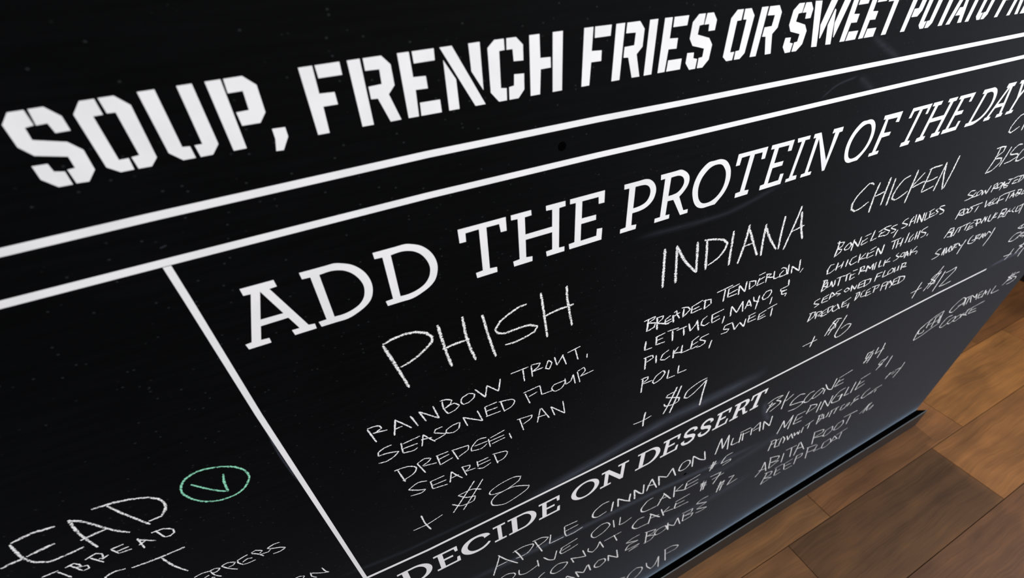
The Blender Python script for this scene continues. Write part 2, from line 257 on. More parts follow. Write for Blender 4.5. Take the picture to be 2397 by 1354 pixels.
HEADS = """stencil|S|-111.4,1229.2 -105.7,1229.3 -105.8,1222.9 -109.2,1222.4 -109.6,1217.2 -98.6,1214.3 -94.8,1209.9 -95.3,1200.5 -100,1195.7 -104.9,1195.9 -104.9,1202.6 -101.8,1202.8 -101.6,1208.1 -112.5,1210.7 -115.9,1215.2 -115.6,1224.8/-104.3,1229.4 -98.8,1229.5 -94.8,1224.9 -94.9,1218.7 -100.5,1218.6 -101,1222.9 -105.1,1222.7/-115.9,1206.6 -110.1,1206.5 -109.8,1202.8 -106.1,1202 -106.4,1195.7 -111.9,1195.7 -116.1,1200.3
stencil|O|-86,1229.8 -80.4,1229.9 -80.5,1223.1 -84.3,1223 -84.5,1202.9 -80.5,1203 -80.9,1197.4 -86.5,1197.3 -90.7,1200.6 -90.6,1224.9/-79,1230 -73,1230.1 -68.7,1225.4 -69.7,1201.1 -73.5,1197.4 -79.1,1197.4 -79.3,1203.2 -75.9,1203.5 -75.6,1223.3 -78.9,1223.4
stencil|U|-64,1230.3 -57.1,1230.4 -57.6,1203.8 -54.3,1203.5 -54.2,1197.6 -59.8,1197.6 -64.2,1202.1/-48.2,1230.6 -41.8,1230.7 -42.1,1202.3 -46.4,1197.7 -52,1197.6 -52.3,1203.6 -48.8,1203.6
stencil|P|-36.4,1230.8 -29.6,1230.9 -30.6,1197.8 -36.8,1197.7/-28.4,1230.9 -20.1,1231.1 -15.3,1226.4 -15.9,1213.5 -19.9,1208.9 -28.5,1208.9 -28.7,1215.5 -22.8,1215.7 -22.2,1224.6 -28.9,1224.5
stencil|comma|-15.7776,1205.05 -9.4027,1204.87 -9.50679,1199.98 -13.9385,1193.44 -17.6443,1193.65 -15.953,1199.88
stencil|F|5.7,1231.4 12.5,1231.5 12,1218.2 19.7,1217.9 19.7,1211.7 12.1,1211.7 11.4,1198 5.3,1198/13.7,1231.5 26,1231.7 25.8,1225.5 13.8,1225.4
stencil|R|29.8,1231.7 36.4,1231.8 35.8,1198.1 29.4,1198.1/38,1231.8 47.7,1231.9 51.8,1227.2 51.7,1216.7 47.6,1212.6 51.8,1198.2 45.5,1198.1 41.2,1211.3 37.5,1211.5 37.6,1217.9 44.9,1218.3 45.3,1225.6 37.8,1225.8
stencil|E|56.3,1232 62.8,1232 62.8,1219.3 70.1,1219 70.2,1212.4 63,1212.6 62.3,1198.2 56.1,1198.2/64.4,1232 76.9,1232.1 76.6,1226.2 64.5,1226/64.2,1205.5 76.4,1205.4 76.4,1198.2 63.8,1198.2
stencil|N|80.2,1232.1 87.4,1232.2 104.8,1198.3 98.1,1198.3/81.4,1225.7 87.7,1214.8 87.7,1198.3 81.1,1198.3/97.3,1232.2 104.3,1232.3 104.2,1206.4 97.6,1217.7
stencil|C|113.4,1232.3 119.5,1232.3 119.6,1226.4 116.1,1226.2 115.8,1205.9 119.6,1205.4 119.4,1198.3 113.9,1198.3 108.8,1204.3 108.8,1228.6/121.1,1232.3 127.4,1232.3 131.8,1227.9 131.7,1219.4 125.2,1219.7 124.8,1226.3 120.9,1226.3/125.1,1212.5 131.9,1212.1 131.7,1202.9 127.5,1198.3 121.1,1198.3 121.3,1205.7 124.7,1206.1
stencil|H|136.1,1232.3 143,1232.3 143.4,1219.3 150.6,1219 150.8,1213 143.6,1212.9 142.9,1198.3 136.1,1198.3/152.1,1232.3 159.2,1232.3 159.2,1198.3 152.2,1198.3
stencil|F|174.5,1232.3 181.3,1232.3 180.9,1218.8 188.6,1218.4 188.7,1212.1 180.9,1212.2 180.3,1198.3 174.1,1198.3/182.6,1232.3 195.1,1232.2 194.8,1226 182.7,1226
stencil|R|198.6,1232.2 205.5,1232.2 204.8,1198.3 198.1,1198.3/207.2,1232.1 217.4,1232.1 221.7,1227.3 221.6,1216.8 217.3,1212.7 221.7,1198.2 215.1,1198.3 210.5,1211.5 206.6,1211.8 206.7,1218.2 214.5,1218.4 214.8,1225.8 207,1226.1
stencil|I|225.4,1198.2 232.2,1198.2 232.2,1232 225.4,1232
stencil|E|237.9,1231.9 244.4,1231.8 244.4,1219.2 251.7,1218.8 251.8,1212.2 244.6,1212.5 243.9,1198.2 237.6,1198.2/246,1231.8 258.6,1231.7 258.3,1225.8 246.1,1225.8/245.8,1205.4 258.1,1205.2 258.1,1198.1 245.4,1198.2
stencil|S|267.5,1231.6 273.5,1231.5 273.4,1224.8 269.7,1224.5 269.4,1219 281.1,1215.7 285.1,1211.1 284.6,1201.3 279.6,1196.5 274.3,1196.7 274.3,1203.6 277.7,1203.8 277.8,1209.3 266.3,1212.3 262.6,1217.1 262.9,1227.1/275,1231.5 280.9,1231.4 285.1,1226.6 285,1220.2 279,1220.2 278.5,1224.6 274.1,1224.6/262.6,1208.1 268.8,1207.8 269.2,1204 273,1203.1 272.7,1196.6 266.9,1196.6 262.5,1201.5
stencil|O|303.4,1231.1 309.4,1231 309.3,1224.1 305.3,1224 305.1,1203.6 309.3,1203.6 308.9,1197.9 302.9,1197.9 298.5,1201.3 298.7,1226.2/310.8,1231 317.1,1230.9 321.7,1226 320.6,1201.4 316.6,1197.8 310.7,1197.9 310.5,1203.8 314.1,1204 314.5,1224.1 311,1224.3
stencil|R|327.6,1230.7 334.3,1230.6 333.6,1197.7 327.1,1197.8/335.9,1230.5 345.8,1230.4 350.1,1225.7 350,1215.5 345.8,1211.6 350,1197.6 343.6,1197.6 339.2,1210.5 335.4,1210.8 335.5,1217 343,1217.2 343.4,1224.3 335.7,1224.7
stencil|S|367.2,1229.9 373.3,1229.8 373.2,1223.3 369.5,1223 369.1,1217.7 380.9,1214.5 385,1209.9 384.5,1200.5 379.4,1195.9 374.1,1196.1 374.1,1202.8 377.5,1203 377.7,1208.3 366,1211.2 362.3,1215.9 362.6,1225.7/374.8,1229.8 380.7,1229.6 385,1224.9 385,1218.7 378.9,1218.7 378.3,1223.1 373.9,1223.1/362.3,1207.2 368.6,1206.9 368.9,1203.2 372.8,1202.3 372.5,1196 366.6,1196 362.1,1200.8
stencil|W|385.165,1230.04 392.99,1229.6 403.52,1196.57 396.888,1196.91/403.697,1202.3 399.86,1212.38 403.753,1229.07 411.762,1228.86 404.733,1202.77/411.855,1222.73 413.644,1221.85 420.724,1196.42 414.237,1196.73 408.95,1211.51/421.077,1201.65 416.94,1212.27 420.549,1228.63 428.531,1228.56 421.905,1201.36
stencil|E|432.1,1228.6 438.5,1228.6 438.6,1216.7 445.9,1216.2 446,1210 438.7,1210.3 438.1,1196.8 431.8,1196.9/440.2,1228.6 452.7,1228.6 452.5,1223 440.3,1222.9/439.9,1203.7 452.3,1203.4 452.2,1196.7 439.5,1196.8
stencil|E|456.5,1228.6 462.9,1228.6 463,1216.6 470.2,1216.1 470.3,1209.9 463.1,1210.2 462.4,1196.6 456.2,1196.6/464.5,1228.6 477,1228.6 476.7,1222.9 464.7,1222.8/464.3,1203.5 476.5,1203.2 476.5,1196.4 463.9,1196.5
stencil|T|479.7,1228.6 493.9,1228.6 493.9,1196.2 487.3,1196.3 487.3,1222.1 479.7,1222.1/495.5,1228.6 502.2,1228.6 502.2,1222.1 495.5,1222.1
stencil|P|515.2,1228.6 522,1228.6 521.1,1195.8 514.8,1195.9/523.3,1228.6 531.7,1228.6 536.4,1223.9 535.9,1211.1 531.9,1206.6 523.1,1206.8 523,1213.3 529,1213.4 529.5,1222.2 522.8,1222.2
stencil|O|544.9,1228.6 550.5,1228.6 550.4,1221.6 546.6,1221.5 546.4,1201.2 550.4,1201.2 550,1195.4 544.4,1195.5 540.2,1198.9 540.3,1223.7/551.9,1228.6 557.8,1228.6 562.2,1223.7 561.2,1198.9 557.3,1195.3 551.8,1195.4 551.5,1201.3 555,1201.5 555.3,1221.7 552,1221.8
stencil|T|565,1228.6 579.5,1228.6 579.5,1195 572.8,1195.1 572.8,1221.9 565,1221.9/581.1,1228.6 588,1228.6 588,1221.8 581.1,1221.8
stencil|A|585.7,1194.9 592.3,1194.8 599.3,1226.5 597.7,1228.6 593.8,1228.6/598.8,1228.6 602.9,1228.6 611.8,1194.5 605,1194.6 603.7,1201.4 595.6,1201.5 597.2,1208.2 602.4,1208.2 600.1,1221.8
stencil|T|610.8,1228.6 624.4,1228.6 624.4,1194.2 618.1,1194.3 618.1,1221.7 610.8,1221.7/625.9,1228.6 632.4,1228.6 632.4,1221.7 625.9,1221.7
stencil|O|639.2,1228.6 644.6,1228.6 644.5,1221.3 640.9,1221.2 640.7,1199.9 644.5,1199.9 644.1,1193.9 638.7,1194 634.6,1197.5 634.8,1223.4/645.9,1228.6 651.7,1228.6 655.9,1223.5 654.9,1197.5 651.2,1193.8 645.9,1193.9 645.6,1200 648.9,1200.3 649.3,1221.4 646.1,1221.5
stencil|F|671.1,1228.6 678,1228.6 677.5,1214.6 685.2,1214.1 685.3,1207.5 677.5,1207.7 676.9,1193.3 670.7,1193.4/679.2,1228.6 691.7,1228.6 691.5,1222 679.3,1222.1
stencil|R|694.6,1228.6 701.1,1228.6 700.5,1192.8 694.2,1192.9/702.7,1228.6 712.3,1228.6 716.4,1223.5 716.3,1212.3 712.2,1208 716.4,1192.5 710.2,1192.6 705.8,1206.7 702.2,1207 702.3,1213.8 709.6,1214.1 709.9,1221.8 702.5,1222.2
stencil|I|720.8,1192.4 729.4,1192.2 729.4,1228.6 720.8,1228.6
stencil|E|733.6,1228.6 740.1,1228.6 740.2,1214.9 747.5,1214.4 747.6,1207.2 740.3,1207.6 739.7,1192 733.4,1192.1/741.8,1228.6 754.4,1228.6 754.1,1222.2 741.9,1222/741.6,1199.9 753.9,1199.6 753.9,1191.9 741.1,1192
stencil|S|763.5,1228.6 769.6,1228.6 769.5,1221.2 765.8,1220.8 765.4,1214.8 777.2,1211.3 781.4,1206.3 780.8,1195.5 775.7,1190.2 770.4,1190.4 770.4,1198 773.8,1198.2 774,1204.3 762.2,1207.4 758.5,1212.7 758.8,1223.6/771.1,1228.6 777.1,1228.6 781.3,1223.3 781.3,1216.2 775.1,1216.2 774.6,1221.1 770.2,1221/758.6,1202.8 764.8,1202.5 765.2,1198.3 769.1,1197.4 768.8,1190.2 762.8,1190.2 758.4,1195.5
serif|A|-65,1118.2 -45.8,1118.2 -45.6,1113.1 -50.1,1112.8 -37.8,1077.5 -33.9,1076.9 -34,1072.6 -48.1,1072.6 -48.6,1077.3 -43.7,1077.2 -47.3,1087.9 -64.2,1087.7 -67.9,1077.1 -63,1076.7 -63.1,1072.6 -76.9,1072.6 -77.4,1077.1 -73.5,1077.5 -60.8,1112.7 -64.9,1113_-55.5,1112.7 -48.8,1092.4 -62.6,1092.6
serif|D|-30.8,1118.2 -15,1118.2 -9.2,1118.2 -4.2,1116.5 0.7,1113.8 5.1,1109.1 8.1,1103.2 9.4,1096.6 8.9,1090 6.2,1083.2 1.8,1078.8 -4.8,1075.2 -12.6,1072.6 -21.2,1072.6 -30.7,1072.6 -31.3,1077.2 -26,1077.4 -25.6,1112.9 -30.6,1113.2_-20.1,1112.9 -13.5,1113.4 -8.9,1112.7 -4.5,1110.8 -0.5,1107.1 2.5,1101.6 3.9,1096.1 3.5,1091.2 1.6,1085.9 -2.5,1081.4 -8.5,1078.6 -14.7,1077.4 -20.6,1077.6
serif|D|15.5,1118.2 31.8,1118.2 37.7,1118.2 42.9,1116.5 47.8,1113.8 52.3,1109.1 55.4,1103.2 56.8,1096.5 56.2,1090 53.5,1083.2 49,1078.7 42.3,1075.2 34.2,1072.6 25.4,1072.6 15.7,1072.6 15.1,1077.1 20.5,1077.4 20.9,1112.9 15.7,1113.2_26.6,1112.9 33.3,1113.4 38,1112.7 42.5,1110.8 46.7,1107.1 49.7,1101.6 51.1,1096.1 50.8,1091.2 48.7,1085.9 44.5,1081.4 38.4,1078.6 32,1077.4 26,1077.6
serif|T|75.5,1118.2 113,1118.1 113.1,1106.6 108.3,1106.7 107.4,1113.8 97.2,1113.9 96.8,1077.9 102.8,1077.3 102.8,1072.6 85.7,1072.6 85.1,1077.5 90.9,1078 91.3,1114.1 80.9,1113.8 80.6,1106.9 75.6,1107
serif|H|117.1,1118.1 134,1118.1 134.2,1113.7 128.5,1113.5 128.5,1098.7 152.1,1098.8 152.1,1113.6 146.8,1114 146.6,1118.1 163.7,1118 163.9,1113.6 158.3,1113.3 158.5,1077.4 163.7,1077 163.7,1072.5 147.1,1072.5 146.5,1077.4 152.2,1077.7 152.1,1093.8 128.5,1093.9 128.4,1077.8 134,1077 133.9,1072.5 117.5,1072.5 116.9,1077.4 122.6,1077.9 122.5,1113.7 117.2,1114
serif|E|167.9,1118 200.1,1117.9 200.5,1107.1 195,1107.3 194.5,1113.5 179.2,1113.6 179.4,1098.4 193.2,1098.1 193.4,1093.4 179.1,1093.4 179.3,1077.5 194.9,1077.7 195,1084.3 200.4,1083.7 200.4,1072.4 168.6,1072.5 167.9,1077.7 173.3,1078 173.2,1113.7 168,1113.9
serif|P|219,1117.9 233.5,1117.8 240.4,1117.8 245.7,1116 250.3,1111.9 252.9,1106.9 253.2,1101.6 251.1,1095.8 245.7,1091.3 238.9,1089.5 230.6,1089.2 231.2,1077.3 236.7,1076.7 236.4,1072.3 219.7,1072.4 219.6,1076.5 225.2,1077 224.5,1113.4 219.4,1113.6_230.6,1113.4 238.3,1113.1 242.3,1112.1 245.5,1109.6 247.2,1105.7 246.8,1100.5 243.9,1096.3 238.2,1094.2 230.9,1093.7
serif|R|256.3,1117.7 271.6,1117.7 278,1117.6 283.9,1114.5 288,1110.5 289.6,1106.1 289.2,1101.3 286,1096.2 281.4,1091.8 289.5,1076.3 294.9,1076.1 295.3,1072.2 286.6,1072.2 275,1090.4 268.5,1090.7 268.8,1076.7 273.5,1076.5 273.7,1072.3 257,1072.3 256.8,1076.6 262.7,1076.6 261.5,1113.2 256.9,1113.1_268,1112.8 274.8,1112.9 279.3,1111.6 282.6,1108.7 283.9,1104.4 282.4,1100.2 278.4,1096.7 273.3,1095.7 268.3,1095.6
serif|O|314.8,1117.5 322.5,1117.4 329.5,1114.8 334.8,1110 338.8,1103.7 340.8,1094.8 339.5,1086 335.4,1078.8 328.8,1072.1 320.4,1072.1 313.4,1072.2 307,1074.6 302,1079.4 298.1,1086.7 296.1,1093.8 296.5,1101.9 299.4,1109.3 304.3,1114.7 309.2,1117.5_318.5,1113.2 324.8,1112.1 329.2,1108.6 333.4,1102.2 334.9,1093.4 333.6,1086.6 329.6,1080.8 323.2,1077.1 316.6,1076.4 311.2,1077.9 306.8,1082 303.9,1088 302.6,1095.8 304.1,1103.2 307.6,1108.2 312.5,1112
serif|T|344,1117.3 381,1117.1 381.1,1105.7 376.4,1105.8 375.5,1112.8 365.4,1113 365,1077.3 370.9,1076.7 370.9,1072 354,1072.1 353.5,1077 359.2,1077.4 359.6,1113.2 349.3,1113 349,1106.1 344.1,1106.2
serif|E|386.1,1117.1 416,1116.9 416.4,1106.2 411.3,1106.4 410.8,1112.5 396.6,1112.7 396.8,1097.6 409.6,1097.3 409.8,1092.7 396.5,1092.7 396.7,1076.9 411.1,1077.1 411.2,1083.6 416.2,1083 416.3,1071.9 386.8,1072 386.1,1077.1 391.2,1077.5 391,1112.8 386.2,1113
serif|I|420.3,1116.9 438.1,1116.7 438.5,1113 432.5,1113.1 431.4,1076.8 437.8,1076.3 438.7,1071.8 423,1071.8 422.7,1075.3 426.9,1075.6 427.8,1112.6 422.2,1112.5
serif|N|443.8,1116.7 453.4,1116.6 478,1083.5 475.9,1112.5 471.8,1112 471.7,1116.5 486.1,1116.4 487,1111.6 482.6,1111.3 481.8,1071.6 478.1,1071.6 453.1,1110.5 454.7,1075.6 460.3,1075.4 460.4,1071.7 445,1071.8 444.9,1075.4 449.9,1075.7 447.9,1112.5 444.1,1112.3
serif|O|521.6,1116.1 528.9,1116.1 535.5,1113.4 540.6,1108.7 544.2,1102.4 546.2,1093.7 545,1085.1 541,1078 534.9,1071.4 526.9,1071.4 520.3,1071.5 514.4,1073.9 509.6,1078.6 505.9,1085.8 504.1,1092.8 504.4,1100.8 507.2,1108.1 511.8,1113.5 516.4,1116.2_525.2,1112 531.1,1110.8 535.2,1107.3 539.2,1101 540.7,1092.3 539.4,1085.6 535.6,1080 529.6,1076.3 523.4,1075.6 518.3,1077.1 514.2,1081.1 511.4,1087.1 510.2,1094.8 511.6,1102.1 514.9,1107 519.5,1110.7
serif|F|551.2,1115.9 581.9,1115.6 583.4,1104.1 577.1,1104.9 577.1,1109.9 560.8,1110.3 563.9,1095.6 576.6,1094.8 576.5,1090.8 563.5,1090.6 563.3,1075.3 569.5,1075.3 569.7,1071.3 553.4,1071.3 553,1075.1 557.6,1075.2 556.1,1111.5 552.3,1111.4
serif|T|600,1115.4 634.9,1115.1 635,1103.9 630.6,1104.1 629.8,1110.9 620.2,1111.1 619.9,1076.2 625.4,1075.6 625.4,1071 609.4,1071.1 608.9,1075.9 614.3,1076.3 614.7,1111.4 605,1111.2 604.7,1104.5 600,1104.6
serif|H|637.9,1115.1 654.7,1114.9 654.9,1110.7 649.2,1110.5 649.2,1096.2 672.6,1096.2 672.6,1110.4 667.3,1110.9 667.1,1114.8 684.1,1114.6 684.3,1110.3 678.8,1110.1 678.9,1075.5 684.1,1075.1 684.2,1070.7 667.6,1070.8 667,1075.5 672.7,1075.8 672.6,1091.3 649.2,1091.5 649.1,1076 654.7,1075.2 654.6,1070.9 638.3,1070.9 637.8,1075.6 643.3,1076.1 643.3,1110.8 638,1111.1
serif|E|688.7,1114.5 719.9,1114.2 720.2,1103.8 714.9,1104 714.5,1110 699.7,1110.2 699.8,1095.6 713.2,1095.2 713.4,1090.7 699.6,1090.8 699.8,1075.4 714.8,1075.6 714.9,1081.9 720.1,1081.4 720.2,1070.5 689.4,1070.7 688.7,1075.7 694,1076 693.9,1110.3 688.9,1110.6
serif|D|737.8,1114 753.8,1113.8 759.7,1113.7 764.8,1112.1 769.7,1109.5 774.2,1104.9 777.2,1099.3 778.6,1092.9 778,1086.7 775.3,1080.2 770.9,1076.1 764.2,1072.7 756.3,1070.3 747.5,1070.3 738,1070.4 737.3,1074.7 742.7,1074.9 743.1,1108.9 738,1109.2_748.7,1108.8 755.3,1109.2 760,1108.5 764.5,1106.6 768.5,1103.1 771.6,1097.8 773,1092.6 772.6,1087.9 770.6,1082.9 766.5,1078.6 760.4,1075.9 754.1,1074.9 748.1,1075.1
serif|A|790.9,1113.4 809.4,1113.1 809.6,1108.3 805.3,1108.1 817.2,1074.5 820.9,1074 820.9,1069.9 807.2,1070 806.8,1074.4 811.5,1074.3 808,1084.4 791.7,1084.4 788.2,1074.4 792.8,1073.9 792.8,1070.1 779.5,1070.2 778.9,1074.4 782.8,1074.8 795,1108.1 791,1108.4_800.1,1108 806.6,1088.7 793.3,1089.1
serif|Y|819.8,1113 834.8,1112.8 834.8,1108.9 830.3,1109 838.6,1094.7 846.9,1108.9 842.3,1108.9 842.3,1112.8 857.4,1112.8 857.4,1108.9 852.5,1108.9 841.2,1089.5 841.2,1073.6 846.9,1073.6 846.9,1069.7 830.3,1069.8 830.3,1073.7 836,1073.7 836,1089.6 824.7,1109.1 819.8,1109.1
serif_small|D|-61.1,683.1 -40.7,682.9 -39.2,682.8 -35,682 -31,680.2 -27.4,677.5 -24.4,674.1 -22.2,670.1 -20.8,665.7 -20.3,661.1 -20.8,656.5 -22.2,652.2 -24.4,648.4 -27.4,645.2 -31,642.9 -35,641.4 -39.2,640.9 -40.7,641 -61.1,641.2 -61.1,645 -55.8,645 -55.8,679.3 -61.1,679.3_-48.5,679.1 -40.7,678.9 -40.3,678.9 -37.5,678.2 -34.8,676.8 -32.5,674.6 -30.5,671.9 -29.1,668.6 -28.2,665.1 -27.8,661.4 -28.2,657.7 -29.1,654.2 -30.5,651.1 -32.5,648.5 -34.8,646.6 -37.5,645.4 -40.3,644.9 -40.7,645 -48.5,645.2
serif_small|E|-15.9,681.9 14.9,680.7 14.9,668.1 11.4,668.2 10.4,676.7 -4.5,677.2 -4.5,663.4 7.6,662.9 7.6,658.5 -4.5,659 -4.5,643.7 11.1,643.1 12.3,652.3 15.8,652.1 15.8,638.7 -15.9,639.9 -15.9,644.1 -10.8,643.9 -10.8,677.5 -15.9,677.7
serif_small|C|51.3,664.4 51.1,668.5 47.6,673.1 40.9,675.2 34.4,673 29.6,667.4 27.5,659.8 28.9,652.4 33.2,645.7 40.2,642.6 47.8,643.6 54.3,648.3 56.2,650.9 59.2,648.8 57.2,644.8 49.6,638.9 40,637.2 29.7,639.8 21.6,648.6 19,660.7 23.1,672.2 31.6,678.7 40.8,680.2 49.8,678.4 57.2,673.5 60.2,667.3
serif_small|I|64.7,679 82.1,678.5 82.1,674.3 76.2,674.5 76.2,640.8 82.1,640.6 82.1,636.4 64.7,637 64.7,641.2 70.6,641 70.6,674.7 64.7,674.8
serif_small|D|85.9,678.4 107.1,677.8 108.7,677.8 113.1,677 117.3,675.3 121,672.6 124.1,669.2 126.4,665.2 127.9,660.8 128.4,656.2 127.9,651.6 126.4,647.3 124.1,643.4 121,640.1 117.3,637.7 113.1,636.2 108.7,635.6 107.1,635.7 85.9,636.3 85.9,640.1 91.4,639.9 91.4,674.5 85.9,674.6_99.1,674.1 107.1,673.8 107.6,673.8 110.5,673.2 113.2,671.8 115.7,669.7 117.7,666.9 119.2,663.7 120.2,660.1 120.5,656.4 120.2,652.7 119.2,649.2 117.7,646 115.7,643.4 113.2,641.4 110.5,640.1 107.6,639.7 107.1,639.7 99.1,639.9
serif_small|E|132.4,677.2 164.8,676.5 164.8,663.8 161.1,663.9 160.1,672.4 144.4,672.7 144.4,658.8 157.1,658.5 157.1,654 144.4,654.3 144.4,638.9 160.8,638.5 162.1,647.8 165.8,647.7 165.8,634.2 132.4,635 132.4,639.2 137.7,639.1 137.7,672.9 132.4,673
serif_small|O|231.3,654.2 230.5,659.9 228.2,665.3 224.4,669.9 219.5,673.5 213.9,675.8 207.8,676.6 201.7,676 196,673.9 191.1,670.4 187.4,665.9 185.1,660.7 184.3,655 185.1,649.2 187.4,643.9 191.1,639.2 196,635.6 201.7,633.3 207.8,632.5 213.9,633.1 219.5,635.2 224.4,638.6 228.2,643.2 230.5,648.5_223.5,654.3 223,659 221.4,663.4 218.9,667.1 215.7,670 211.9,671.9 207.8,672.6 203.7,672 199.9,670.3 196.6,667.5 194.1,663.8 192.6,659.5 192,654.8 192.6,650.1 194.1,645.8 196.6,642 199.9,639 203.7,637.2 207.8,636.5 211.9,637 215.7,638.8 218.9,641.6 221.4,645.3 223,649.6
serif_small|N|234.5,675.4 246.9,675.3 269.6,645.2 269.6,670.8 263,670.8 263,675.1 281.9,674.9 281.9,670.7 275.7,670.7 275.7,632.3 269.6,632.4 247.3,663.3 247.3,636.9 253.5,636.8 253.5,632.6 234.5,632.8 234.5,637.1 240.7,637 240.7,671.1 234.5,671.1
serif_small|D|298.3,674.8 320.5,674.7 322.1,674.7 326.7,674 331.1,672.4 335,669.8 338.2,666.4 340.6,662.4 342.1,657.9 342.7,653.2 342.1,648.5 340.6,644.1 338.2,640.1 335,636.7 331.1,634.2 326.7,632.5 322.1,631.9 320.5,631.9 298.3,632 298.3,635.9 304.1,635.8 304.1,671 298.3,671_312,670.7 320.5,670.7 321,670.7 324,670.1 326.8,668.7 329.4,666.6 331.5,663.9 333.1,660.6 334.1,657 334.4,653.2 334.1,649.5 333.1,645.9 331.5,642.6 329.4,639.9 326.8,637.8 324,636.5 321,635.9 320.5,635.9 312,636
serif_small|E|346.1,674.7 378.7,674.8 378.7,661.8 375,661.8 374,670.4 358.2,670.4 358.2,656.2 370.9,656.2 370.9,651.7 358.2,651.7 358.2,636 374.6,635.9 376,645.4 379.7,645.4 379.7,631.6 346.1,631.7 346.1,636 351.5,636 351.5,670.4 346.1,670.4
serif_small|S|407.6,660.7 408.2,664.9 405.6,668.4 400.2,669.9 395.1,668 392.6,664.3 392.9,662.7 395.4,660 401.7,657.4 409,654 414.2,646.9 413.4,636.5 407,631.8 399.6,631 392.7,632.7 387.4,638 385.2,644.2 392.2,646.7 391.9,642.5 394.4,638.2 399.7,636.6 405.6,638.4 408.8,641.4 408.7,643.2 406,646.5 400,649.9 393,652.5 387.6,658.4 387.8,668 393.2,673.9 400.2,675.5 407,673.6 412.3,669.4 414.6,663.2
serif_small|S|441,660.9 441.5,665.1 439,668.6 434,670.1 429.2,668.2 426.9,664.5 427.1,662.9 429.4,660.2 435.4,657.6 442.3,654.2 447.2,647.1 446.5,636.7 440.4,631.9 433.4,631 426.9,632.8 421.9,638.1 419.8,644.2 426.5,646.8 426.1,642.6 428.6,638.3 433.5,636.7 439,638.5 442.1,641.6 442,643.4 439.4,646.6 433.8,650.1 427.2,652.6 422.1,658.6 422.3,668.2 427.4,674.1 434,675.8 440.4,673.9 445.4,669.6 447.6,663.5
serif_small|E|453.3,675.3 483.4,675.7 483.4,662.6 480,662.5 479.1,671.3 464.5,671.1 464.5,656.7 476.3,656.8 476.3,652.2 464.5,652.1 464.5,636.2 479.7,636.3 480.9,646 484.3,646 484.3,632 453.3,631.8 453.3,636.1 458.3,636.2 458.3,671 453.3,670.9
serif_small|R|490.6,675.8 512.8,676.2 513.2,676.2 517.4,675.4 521,673.3 523.6,670.1 524.8,666.3 524.5,662.2 522.8,658.5 519.8,655.6 515.9,653.8 519.7,652.6 525.7,636.9 530.9,637 530.9,632.6 521.3,632.4 513.2,651.6 504.7,651.5 504.7,636.6 509.2,636.7 509.2,632.3 490.6,632.1 490.6,636.5 496.3,636.5 496.3,671.5 490.6,671.4_504.7,671.2 512,671.3 512.9,671.2 515.1,669.9 516.7,667.3 517.2,664 516.7,660.6 515.1,657.9 512.9,656.6 504.7,656.3
serif_small|T|528.7,676.5 563.8,677.2 563.8,664 559.9,663.9 558.9,672.7 550.5,672.5 550.5,637.3 555.7,637.3 555.7,632.9 536.8,632.6 536.8,637 542.1,637.1 542.1,672.3 533.7,672.2 532.6,663.3 528.7,663.3"""
HN = {'stencil': 'stencil letter of the top heading', 'serif': 'slab serif letter of the large heading', 'serif_small': 'slab serif letter of the dessert heading'}
def round_loop(P):
    n = len(P); out = []
    def turn(i):
        a, b, c = P[i-1], P[i], P[(i+1) % n]
        u, v_ = (b[0]-a[0], b[1]-a[1]), (c[0]-b[0], c[1]-b[1])
        return abs(math.degrees(math.atan2(u[0]*v_[1]-u[1]*v_[0], u[0]*v_[0]+u[1]*v_[1])))
    T_ = [turn(i) for i in range(n)]
    soft = [1.0 < t < 42 for t in T_]
    for i in range(n):
        p1, p2 = P[i], P[(i+1) % n]; j = (i+1) % n
        out.append(p1)
        if not (soft[i] or soft[j]): continue
        if (soft[i] and not soft[j] and math.dist(p1, p2) > 9) or (soft[j] and not soft[i] and math.dist(p1, p2) > 9): continue
        L = math.dist(p1, p2)
        def tan(k_, d):
            if not soft[k_]: return ((p2[0]-p1[0]), (p2[1]-p1[1]))
            a, c = P[k_-1], P[(k_+1) % n]; l = math.dist(a, c) or 1
            return ((c[0]-a[0])/l*L, (c[1]-a[1])/l*L)
        m1, m2 = tan(i, 1), tan(j, 0)
        for q in (1, 2, 3):
            t = q/4; t2, t3 = t*t, t*t*t
            out.append(tuple((2*t3-3*t2+1)*p1[e] + (t3-2*t2+t)*m1[e] + (-2*t3+3*t2)*p2[e] + (t3-t2)*m2[e] for e in (0, 1)))
    return out
for ln in HEADS.split('\n'):
    hd, ch, s = ln.split('|')
    vs, fs = [], []
    for grp in s.split('/'):
        loops = [[Vector((x*U, 0, z*U)) for x, z in (pts_of(q) if hd == 'stencil' else round_loop(pts_of(q)))] for q in grp.split('_')]
        flat = [p_ for lp in loops for p_ in lp]; b0 = len(vs)
        tr = tessellate_polygon([[Vector((p_.x, p_.z, 0)) for p_ in lp] for lp in loops])
        vs += [(p_.x, -.00012, p_.z) for p_ in flat]
        for t in tr:
            a, b, c = (flat[i] for i in t)
            n = (b.x-a.x)*(c.z-a.z) - (b.z-a.z)*(c.x-a.x)
            fs.append(tuple(b0 + i for i in (t if n > 0 else t[::-1])))
    o = mesh('printed_comma' if ch == 'comma' else 'printed_letter', vs, fs, VINYL, cb_)
    o['label'] = 'white printed %s, %s' % ('comma' if ch == 'comma' else ch, HN[hd])

